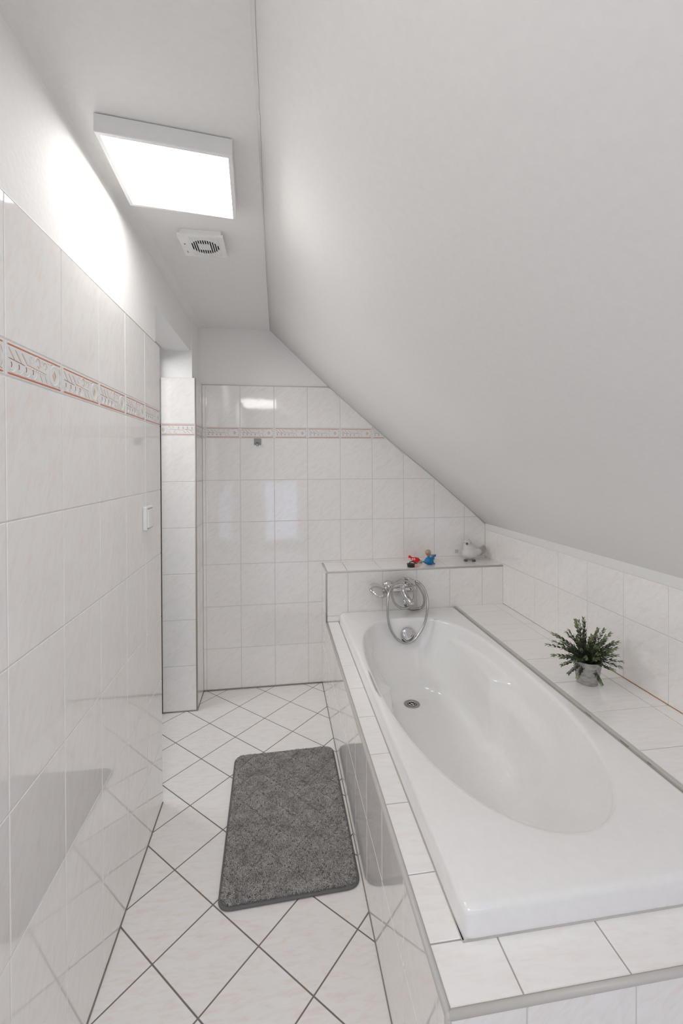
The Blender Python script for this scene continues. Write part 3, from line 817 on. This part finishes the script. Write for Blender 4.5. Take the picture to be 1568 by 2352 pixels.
bm = bmesh.new(); lathe(bm, (ccx, FY, 2.1278), (0, 0, -1), [(.052, 0), (.052, .0003)], 36); obj('fan_opening', bm, 'dark', fan)
bm = bmesh.new(); ellipsoid(bm, (FX - .062, FY - .016, FZ), (.0030, .0030, .0015), seg=12, rings=6)
o = obj('indicator_light', bm, 'red', fan, True); o['label'] = 'tiny dark red indicator'
bm = bmesh.new()
for k in range(4): box(bm, FX - .0640, FX - .0600, FY + .034 + k * .0042, FY + .037 + k * .0042, FZ - .0004, FZ)
obj('maker_mark', bm, 'grey_plastic', fan)

# ------------------------------------------------------------------ light switch
sw = empty('light_switch', (XL, 1.645, 1.155))
tag(sw, 'white rocker light switch on the left tiled wall beside the doorway', 'light switch')
bm = rbox(XL, XL + .014, 1.592, 1.672, 1.113, 1.194, .006, 4); obj('switch_plate', bm, 'white_plastic', sw, True)
bm = bmesh.new()
prism = [(XL + .011, 1.120), (XL + .0195, 1.120), (XL + .0150, 1.184), (XL + .011, 1.184)]
prism_y(bm, prism, 1.603, 1.661); bevel_all(bm, .002, 2); obj('rocker', bm, 'white_plastic', sw, True)
bm = bmesh.new(); box(bm, XL + .0100, XL + .0143, 1.6015, 1.6625, 1.1845, 1.1858); obj('rocker_gap', bm, 'dark', sw)
bm = bmesh.new(); box(bm, XL + .0100, XL + .0143, 1.6015, 1.6625, 1.1172, 1.1192); obj('rocker_gap', bm, 'dark', sw)

# ------------------------------------------------------------------ wall hook
hk = empty('wall_hook', (-.1205, YB, 1.475))
tag(hk, 'small square grey stick-on hook under the patterned border of the back wall', 'hook')
bm = rbox(-.1415, -.0995, YB - .005, YB - .0001, 1.4565, 1.4955, .0015, 2); obj('hook_plate', bm, 'grey_plastic', hk)
bm = bmesh.new(); tube(bm, catmull([(-.1205, YB - .004, 1.468), (-.1205, YB - .018, 1.465), (-.1205, YB - .024, 1.458), (-.1205, YB - .024, 1.449)], 5), .0062, 12); obj('hook_peg', bm, 'steel', hk, True)
# clear suction hook low on the back wall
ch = empty('suction_hook', (1.127, YB, .779))
tag(ch, 'tiny clear plastic hook on the back wall left of the bird figurine', 'hook')
bm = rbox(1.116, 1.138, YB - .004, YB - .0001, .768, .790, .0012, 2); obj('hook_plate', bm, 'clear', ch)
bm = bmesh.new(); tube(bm, catmull([(1.127, YB - .003, .782), (1.127, YB - .010, .778), (1.127, YB - .012, .772)], 4), .003, 8); obj('hook_peg', bm, 'clear', ch, True)

# ------------------------------------------------------------------ bath rug
rug = empty('bath_rug', (.03, 1.71, 0))
tag(rug, 'shaggy dark grey bath rug with rounded corners lying on the tiled floor beside the tub', 'rug')
RC = [(-.186, 1.349), (.251, 1.365), (.247, 2.072), (-.199, 2.062)]
def rug_ring(ins, z, rad=.045):
    q = inset_poly(RC, ins) if ins else RC; out = []
    for i in range(4):
        p0, p1, p2 = Vector(q[i - 1]), Vector(q[i]), Vector(q[(i + 1) % 4])
        a = p1 + (p0 - p1).normalized() * rad; b = p1 + (p2 - p1).normalized() * rad
        for k in range(9):
            t = k / 8; out.append((*((1 - t) ** 2 * a + 2 * t * (1 - t) * p1 + t * t * b), z))
    return out
bm = bmesh.new(); loft(bm, [rug_ring(0, .0015), rug_ring(-.002, .004), rug_ring(0, .0075), rug_ring(.004, .009), rug_ring(.008, .008)])
o = obj('binding', bm, 'rug_edge', rug, True); o['label'] = 'smooth grey edge binding'
rng = np.random.default_rng(5)
nT = 105000
inner = [Vector(p[:2]) for p in rug_ring(.006, 0)]
uu = rng.random(nT); vv = rng.random(nT)
A0, B0, C0, D0 = [np.array(p) for p in RC]
P2 = (A0 * ((1 - uu) * (1 - vv))[:, None] + B0 * (uu * (1 - vv))[:, None] + C0 * (uu * vv)[:, None] + D0 * ((1 - uu) * vv)[:, None])
W_, L_ = .44, .71
su, sv = uu * W_, vv * L_
m_in = .007
keep = (su > m_in) & (su < W_ - m_in) & (sv > m_in) & (sv < L_ - m_in)
rad = .040
for cu, cv in ((rad, rad), (W_ - rad, rad), (W_ - rad, L_ - rad), (rad, L_ - rad)):
    inC = ((su < rad) if cu == rad else (su > W_ - rad)) & ((sv < rad) if cv == rad else (sv > L_ - rad))
    keep &= ~(inC & ((su - cu) ** 2 + (sv - cv) ** 2 > (rad - m_in) ** 2))
P2, su, sv = P2[keep], su[keep], sv[keep]; nT = len(P2)
# quilted diamonds: the pile is lower along the stitched lines
per = .118
dln = np.minimum(np.abs(((su / .86 + sv) / per) % 1 - .5), np.abs(((su / .86 - sv) / per) % 1 - .5))
dist = np.minimum(.5 - np.abs(((su / .86 + sv) / per) % 1 - .5), .5 - np.abs(((su / .86 - sv) / per) % 1 - .5)) * per * .65
groove = 1 - np.exp(-(dist / .0030) ** 2)
fade = np.clip((sv - .15) / .5, 0, 1)          # lines read mostly at the far end
low = np.array([noise.noise(Vector((a * 22, b * 22, 0))) + .5 * noise.noise(Vector((a * 60, b * 60, 3))) for a, b in zip(su, sv)])
gw = .55 + .45 * fade
h = (.0095 + .003 * rng.random(nT) + .0045 * low) * (1 - gw * .55 * (1 - groove))
clumpx = np.array([noise.noise(Vector((a * 95, b * 95, 7))) for a, b in zip(su, sv)]) * 2.2
clumpy = np.array([noise.noise(Vector((a * 95, b * 95, 17))) for a, b in zip(su, sv)]) * 2.2
ang = rng.random(nT) * 2 * PI
lean = .004
dx = (.45 * clumpx + 1.0 * np.cos(ang)) * lean; dy = (.45 * clumpy + 1.0 * np.sin(ang)) * lean
edge = np.minimum(np.minimum(su, W_ - su), np.minimum(sv, L_ - sv)); lim = np.clip(edge / .012, .25, 1); dx *= lim; dy *= lim
h *= np.clip(edge / .016 + .35, .5, 1)
wd = .0010
ca, sa = np.cos(ang + 1.57) * wd, np.sin(ang + 1.57) * wd
z0 = .005
V3 = np.zeros((nT, 5, 3))
V3[:, 0] = np.stack([P2[:, 0] - ca, P2[:, 1] - sa, np.full(nT, z0)], 1)
V3[:, 1] = np.stack([P2[:, 0] + ca, P2[:, 1] + sa, np.full(nT, z0)], 1)
V3[:, 2] = np.stack([P2[:, 0] + dx * .5 + ca, P2[:, 1] + dy * .5 + sa, z0 + h * .85], 1)
V3[:, 3] = np.stack([P2[:, 0] + dx * .5 - ca, P2[:, 1] + dy * .5 - sa, z0 + h * .85], 1)
V3[:, 4] = np.stack([P2[:, 0] + dx * 1.35, P2[:, 1] + dy * 1.35, z0 + h * .78], 1)
base = (np.arange(nT) * 5)[:, None]
quads = base + np.array([[0, 1, 2, 3]]); tris = base + np.array([[3, 2, 4]])
me = bpy.data.meshes.new('pile')
nl = nT * 7
me.vertices.add(nT * 5); me.vertices.foreach_set('co', V3.reshape(-1))
me.loops.add(nl); me.polygons.add(nT * 2)
li = np.concatenate([quads, tris], 1).reshape(-1)
me.loops.foreach_set('vertex_index', li.astype(np.int32))
ls = np.stack([np.arange(nT) * 7, np.arange(nT) * 7 + 4], 1).reshape(-1)
me.polygons.foreach_set('loop_start', ls.astype(np.int32))
me.update(calc_edges=True)
at = me.attributes.new('tid', 'FLOAT', 'FACE')
tv = np.clip(.5 + .35 * rng.standard_normal(nT) * .6 + .25 * low, 0, 1)
at.data.foreach_set('value', np.repeat(tv, 2).astype(np.float32))
o = link('pile', me, ['pile'], rug); o['kind'] = 'stuff'
bm = bmesh.new(); loft(bm, [rug_ring(.007, .0078), rug_ring(.009, .0105)]); obj('backing', bm, 'rug_edge', rug)

# ------------------------------------------------------------------ potted plant
PXC, PYC = 1.158, 1.528
pl_ = empty('potted_plant', (PXC, PYC, ZD))
tag(pl_, 'artificial boxwood plant in a small grey cement pot on the tiled deck', 'plant')
bm = bmesh.new()
lathe(bm, (PXC, PYC, ZD + .0006), (0, 0, 1), [(.034, 0), (.0365, .002), (.0395, .020), (.0465, .060), (.0500, .082), (.0515, .085), (.0510, .0875), (.0480, .0880), (.0460, .085), (.0445, .074)], 48, cap1=False)
obj('pot', bm, 'cement', pl_, True)
bm = bmesh.new(); lathe(bm, (PXC, PYC, ZD + .066), (0, 0, 1), [(.0448, 0), (.0448, .009), (.030, .012), (.0, .014)], 32); obj('soil', bm, 'soil', pl_, True)
rp = random.Random(11)
def leaf(bm, tid, base, d, upv, ln, wd, val):
    d = d.normalized(); sd = d.cross(upv)
    if sd.length < 1e-4: sd = d.cross(Vector((1, 0, 0)))
    sd.normalize(); n = sd.cross(d).normalized()
    prof_ = [(0, .12, 0), (.25, .75, .03), (.55, 1, .05), (.8, .72, .03), (1, 0, -.02)]
    Ls, Cs, Rs = [], [], []
    for t, wv, b in prof_:
        c = base + d * (ln * t) + n * (ln * (b - .12 * t * t))
        if wv == 0: v = bm.verts.new(c); Ls.append(v); Cs.append(v); Rs.append(v)
        else:
            Cs.append(bm.verts.new(c)); Ls.append(bm.verts.new(c + sd * wd * wv / 2 + n * wd * .16 * wv)); Rs.append(bm.verts.new(c - sd * wd * wv / 2 + n * wd * .16 * wv))
    for i in range(4):
        for a, b in ((Ls, Cs), (Cs, Rs)):
            vs = [a[i], b[i], b[i + 1], a[i + 1]]; u = []
            for v in vs:
                if v not in u: u.append(v)
            if len(u) > 2:
                f = bm.faces.new(u); f[tid] = val; f.smooth = True; f.material_index = 0
base0 = Vector((PXC, PYC, ZD + .078))
# direction of each sprig: azimuth (0 = +x, 90 = away), elevation, length
sprigs = [(180, 48, .150), (175, 20, .165), (185, 30, .155), (172, 5, .140), (190, -8, .120), (205, -14, .105), (218, -22, .085),
          (140, 72, .150), (120, 78, .160), (100, 84, .165), (60, 74, .150), (95, 62, .155), (20, 52, .150), (12, 38, .155),
          (0, 12, .140), (-12, 2, .135), (-8, -12, .120), (10, 20, .140), (276, -40, .085), (255, 25, .085), (290, 0, .10),
          (240, 30, .110), (300, 32, .115), (270, 48, .115), (320, 18, .115), (225, 15, .12), (150, 30, .15), (60, 40, .12), (182, 38, .12), (168, 33, .16), (196, 10, .13), (20, 30, .12), (5, 25, .145), (345, 30, .11), (280, 70, .11), (235, 55, .10), (215, 40, .09), (300, 55, .10), (262, 30, .085), (275, 45, .09), (320, 40, .10), (190, 65, .12), (350, 70, .12), (30, 65, .13), (160, 60, .14),
          (250, 62, .125), (200, 58, .125), (330, 58, .13), (90, 30, .10), (130, 10, .09), (50, 5, .09)]
for az, el, ln in sprigs:
    ln *= .94
    az = math.radians(az + rp.uniform(-6, 6) - 8); el = math.radians(el + rp.uniform(-4, 4))
    d = Vector((math.cos(az) * math.cos(el), math.sin(az) * math.cos(el), math.sin(el)))
    st_ = base0 + Vector((rp.uniform(-.012, .012), rp.uniform(-.012, .012), -.006))
    rise = Vector((0, 0, 1))
    pth = [st_]
    n = 9
    for k in range(1, n + 1):
        t = k / n
        dd = (d + rise * (.8 * (1 - t) ** 2) - rise * .10 * t).normalized()
        pth.append(pth[-1] + dd * (ln / n))
    for p in pth:
        if p.z < ZD + .018: p.z = ZD + .018
        if p.x > XR - .03: p.x = XR - .03
    cp = catmull(pth, 3)
    bm = bmesh.new(); tid = bm.faces.layers.float.new('tid')
    tube(bm, cp, lambda t, i: .0013 - .0006 * t, 5, 1)
    nn = 17
    for k in range(2, nn + 1):
        t = k / nn; idx = min(len(cp) - 2, int(t * (len(cp) - 1)))
        p = cp[idx]; tg = (cp[idx + 1] - cp[max(0, idx - 1)]).normalized(); sx_, sy_ = frame_for(tg)
        ph = k * 1.57 + rp.uniform(-.3, .3)
        for q_ in (0, PI):
            o_ = sx_ * math.cos(ph + q_) + sy_ * math.sin(ph + q_)
            ldir = tg * rp.uniform(.8, 1.15) + o_ * rp.uniform(.45, .8)
            L0 = .0190 * rp.uniform(.8, 1.2) * (1 - .30 * t * t)
            val = min(1, max(0, .22 + .30 * rp.random() + (.40 if t > .85 else 0) + (.3 if rp.random() < .12 else 0)))
            leaf(bm, tid, p, ldir, o_.cross(tg).cross(ldir) * -1 + Vector((0, 0, .6)), L0, L0 * .38, val)
    for q_ in range(3):
        tg = (cp[-1] - cp[-3]).normalized(); sx_, sy_ = frame_for(tg); o_ = sx_ * math.cos(q_ * 2.1) + sy_ * math.sin(q_ * 2.1)
        leaf(bm, tid, cp[-1], tg + o_ * .35, Vector((0, 0, 1)), .017, .0068, rp.uniform(.6, 1))
    obj('sprig', bm, ['leaf', 'stem'], pl_)

# ------------------------------------------------------------------ bird figurine
BX_, BY_ = 1.188, 2.632
bird = empty('bird_figurine', (BX_, BY_, ZLG))
tag(bird, 'plump white ceramic bird figurine standing in the corner of the tiled ledge', 'figurine')
bm = bmesh.new(); z0 = ZLG
ellipsoid(bm, (BX_ + .000, BY_, z0 + .043), (.052, .044, .040))
ellipsoid(bm, (BX_ + .012, BY_, z0 + .052), (.046, .040, .036))
ellipsoid(bm, (BX_ - .006, BY_, z0 + .072), (.037, .034, .034))
ellipsoid(bm, (BX_ - .011, BY_, z0 + .092), (.028, .027, .030))
ellipsoid(bm, (BX_ - .014, BY_, z0 + .110), (.0235, .0235, .0235))
ellipsoid(bm, (BX_ + .044, BY_ - .010, z0 + .050), (.030, .020, .022), rotm('Y', -.4))
bd = remeshed('body', bm, ['ceramic'], bird, .0028, 6)
bm = bmesh.new()
tr = rotm('Z', .25) @ rotm('Y', -.55)
for k in range(5):
    off_ = tr @ Vector((.0, 0, (k - 2) * .009)); ellipsoid(bm, Vector((BX_ + .083, BY_ - .002, z0 + .062)) + off_, (.032 - .002 * abs(k - 2), .0060, .0070), tr)
ellipsoid(bm, (BX_ + .062, BY_, z0 + .058), (.022, .006, .014), tr)
o = obj('tail', bm, 'ceramic_grey', bird, True); o['label'] = 'grey-washed fanned tail with ribs'
for sx_, sy_ in ((-.040, -.026), (.006, -.040)):
    bm = bmesh.new()
    for k in (-1, 0, 1): ellipsoid(bm, (BX_ + sx_ + k * .0065, BY_ + sy_ - .003, z0 + .0065), (.0058, .010, .0062), seg=12, rings=8)
    o = obj('foot', bm, 'ceramic_dark', bird, True); o['label'] = 'dark grey foot'
bm = bmesh.new(); ellipsoid(bm, (BX_ - .028, BY_ - .020, z0 + .107), (.0075, .009, .0075), seg=14, rings=8); ellipsoid(bm, (BX_ - .031, BY_ - .027, z0 + .104), (.004, .005, .004), seg=10, rings=6)
o = obj('beak', bm, 'ceramic_dark', bird, True); o['label'] = 'dark grey beak'
for ex, ey in ((-.0055, -.0225), (-.036, -.004)):
    bm = bmesh.new(); ellipsoid(bm, (BX_ + ex, BY_ + ey, z0 + .110), (.0024,) * 3, seg=10, rings=6); obj('eye', bm, 'black', bird, True)
bm = bmesh.new(); ellipsoid(bm, (BX_ + .036, BY_ - .030, z0 + .056), (.026, .008, .019), rotm('Y', -.35)); obj('wing', bm, 'ceramic', bird, True)

# ------------------------------------------------------------------ bath toys
rx, ry = .826, 2.612
rt_ = empty('red_bath_toy', (rx, ry, ZLG))
tag(rt_, 'small red rubber bath toy with white eyes and a raised nose lying on the ledge', 'bath toy')
bm = bmesh.new()
ellipsoid(bm, (rx + .004, ry, z0 + .0185), (.028, .020, .0165), rotm('Y', .15)); ellipsoid(bm, (rx - .016, ry - .004, z0 + .026), (.013, .012, .010))
ellipsoid(bm, (rx - .026, ry - .004, z0 + .035), (.010, .006, .0055), rotm('Y', .5)); ellipsoid(bm, (rx + .020, ry, z0 + .012), (.014, .017, .010))
remeshed('body', bm, ['red'], rt_, .0018, 4)
bm = bmesh.new(); ellipsoid(bm, (rx - .036, ry - .005, z0 + .040), (.0085, .008, .0080), seg=16, rings=10); obj('nose', bm, 'red', rt_, True)
for ex in (-.021, -.009):
    bm = bmesh.new(); ellipsoid(bm, (rx + ex, ry - .0155, z0 + .0255), (.0048, .0036, .0066), seg=14, rings=8); ey_ = obj('eye', bm, 'eye_white', rt_, True)
    bm = bmesh.new(); ellipsoid(bm, (rx + ex - .0012, ry - .0188, z0 + .0245), (.0018, .0012, .0024), seg=8, rings=6); obj('pupil', bm, 'black', ey_, True)
bm = bmesh.new(); ellipsoid(bm, (rx + .034, ry - .006, z0 + .0085), (.0135, .0110, .0078), rotm('Y', .2)); ellipsoid(bm, (rx + .022, ry - .012, z0 + .009), (.007, .006, .008))
o = obj('belly', bm, 'beige', rt_, True); o['label'] = 'beige belly end'

kx, ky = .920, 2.622
dk = empty('beige_duck_toy', (kx, ky, ZLG))
tag(dk, 'beige rubber duck with orange beak standing behind the blue whale toy', 'bath toy')
bm = bmesh.new(); ellipsoid(bm, (kx + .008, ky, z0 + .024), (.026, .022, .0235)); ellipsoid(bm, (kx + .026, ky, z0 + .036), (.010, .012, .012))
ellipsoid(bm, (kx - .006, ky, z0 + .044), (.012, .012, .014)); ellipsoid(bm, (kx - .008, ky, z0 + .060), (.0195, .0175, .0170))
remeshed('body', bm, ['beige'], dk, .0018, 3)
bm = bmesh.new(); ellipsoid(bm, (kx - .018, ky - .0175, z0 + .0545), (.0115, .0065, .0028), rotm('Y', .1), seg=16, rings=8); ellipsoid(bm, (kx - .018, ky - .016, z0 + .0515), (.0085, .0050, .0022), seg=14, rings=8)
o = obj('beak', bm, 'orange', dk, True); o['label'] = 'orange beak'
for ex, ey in ((-.0135, -.0165), (.002, -.0155)):
    bm = bmesh.new(); ellipsoid(bm, (kx + ex - .001, ky + ey, z0 + .063), (.0022, .0016, .0028), seg=10, rings=6); obj('eye', bm, 'eye_white', dk, True)

wx, wy = .893, 2.553
wh = empty('blue_whale_toy', (wx, wy, ZLG))
tag(wh, 'blue rubber whale toy with raised tail sitting in front of the beige duck', 'bath toy')
bm = bmesh.new()
ellipsoid(bm, (wx + .000, wy, z0 + .0230), (.0265, .0220, .0225)); ellipsoid(bm, (wx - .013, wy - .002, z0 + .0180), (.019, .017, .013)); ellipsoid(bm, (wx + .010, wy, z0 + .016), (.020, .020, .0155))
ellipsoid(bm, (wx - .033, wy - .003, z0 + .0190), (.007, .006, .0045)); ellipsoid(bm, (wx + .022, wy + .002, z0 + .036), (.010, .010, .012), rotm('Y', .6))
ellipsoid(bm, (wx + .033, wy + .003, z0 + .0500), (.013, .009, .0055), rotm('Y', -.1)); ellipsoid(bm, (wx + .040, wy + .003, z0 + .053), (.005, .007, .008), rotm('Y', .5))
ellipsoid(bm, (wx - .002, wy, z0 + .046), (.006, .004, .010), rotm('Y', .2)); ellipsoid(bm, (wx + .0015, wy, z0 + .0535), (.0035, .003, .004)); ellipsoid(bm, (wx + .028, wy - .010, z0 + .008), (.010, .006, .004), rotm('Y', .4))
remeshed('body', bm, ['blue'], wh, .0015, 2)
bm = bmesh.new(); ellipsoid(bm, (wx + .009, wy - .0205, z0 + .029), (.0022, .0014, .0022), seg=10, rings=6); obj('eye', bm, 'black', wh, True)
bm = bmesh.new(); tube(bm, catmull([(wx - .030, wy - .012, z0 + .0155), (wx - .020, wy - .0195, z0 + .0125), (wx - .008, wy - .0225, z0 + .0110), (wx + .004, wy - .0235, z0 + .013)], 4), .0006, 6); obj('mouth', bm, 'black', wh, True)

# black plug
gx, gy = .770, 2.515
pg = empty('bath_plug', (gx, gy, ZLG))
tag(pg, 'black rubber bath plug with pull tab lying at the front edge of the ledge', 'plug')
bm = bmesh.new(); lathe(bm, (gx, gy, z0 + .0002), (0, 0, 1), [(.0205, 0), (.0215, .003), (.0225, .013), (.0240, .0145), (.0240, .0175), (.0225, .019), (.008, .0195)], 32); obj('stopper', bm, 'black', pg, True)
bm = bmesh.new(); tube(bm, catmull([(gx - .010, gy, z0 + .018), (gx - .004, gy, z0 + .029), (gx + .010, gy, z0 + .030), (gx + .022, gy - .002, z0 + .025), (gx + .030, gy - .004, z0 + .020)], 5), .0028, 8)
tube(bm, [(gx + .030 + .006 * math.cos(2 * PI * k / 16), gy - .004 + .006 * math.sin(2 * PI * k / 16), z0 + .020) for k in range(17)], .0016, 6); obj('pull_tab', bm, 'black', pg, True)
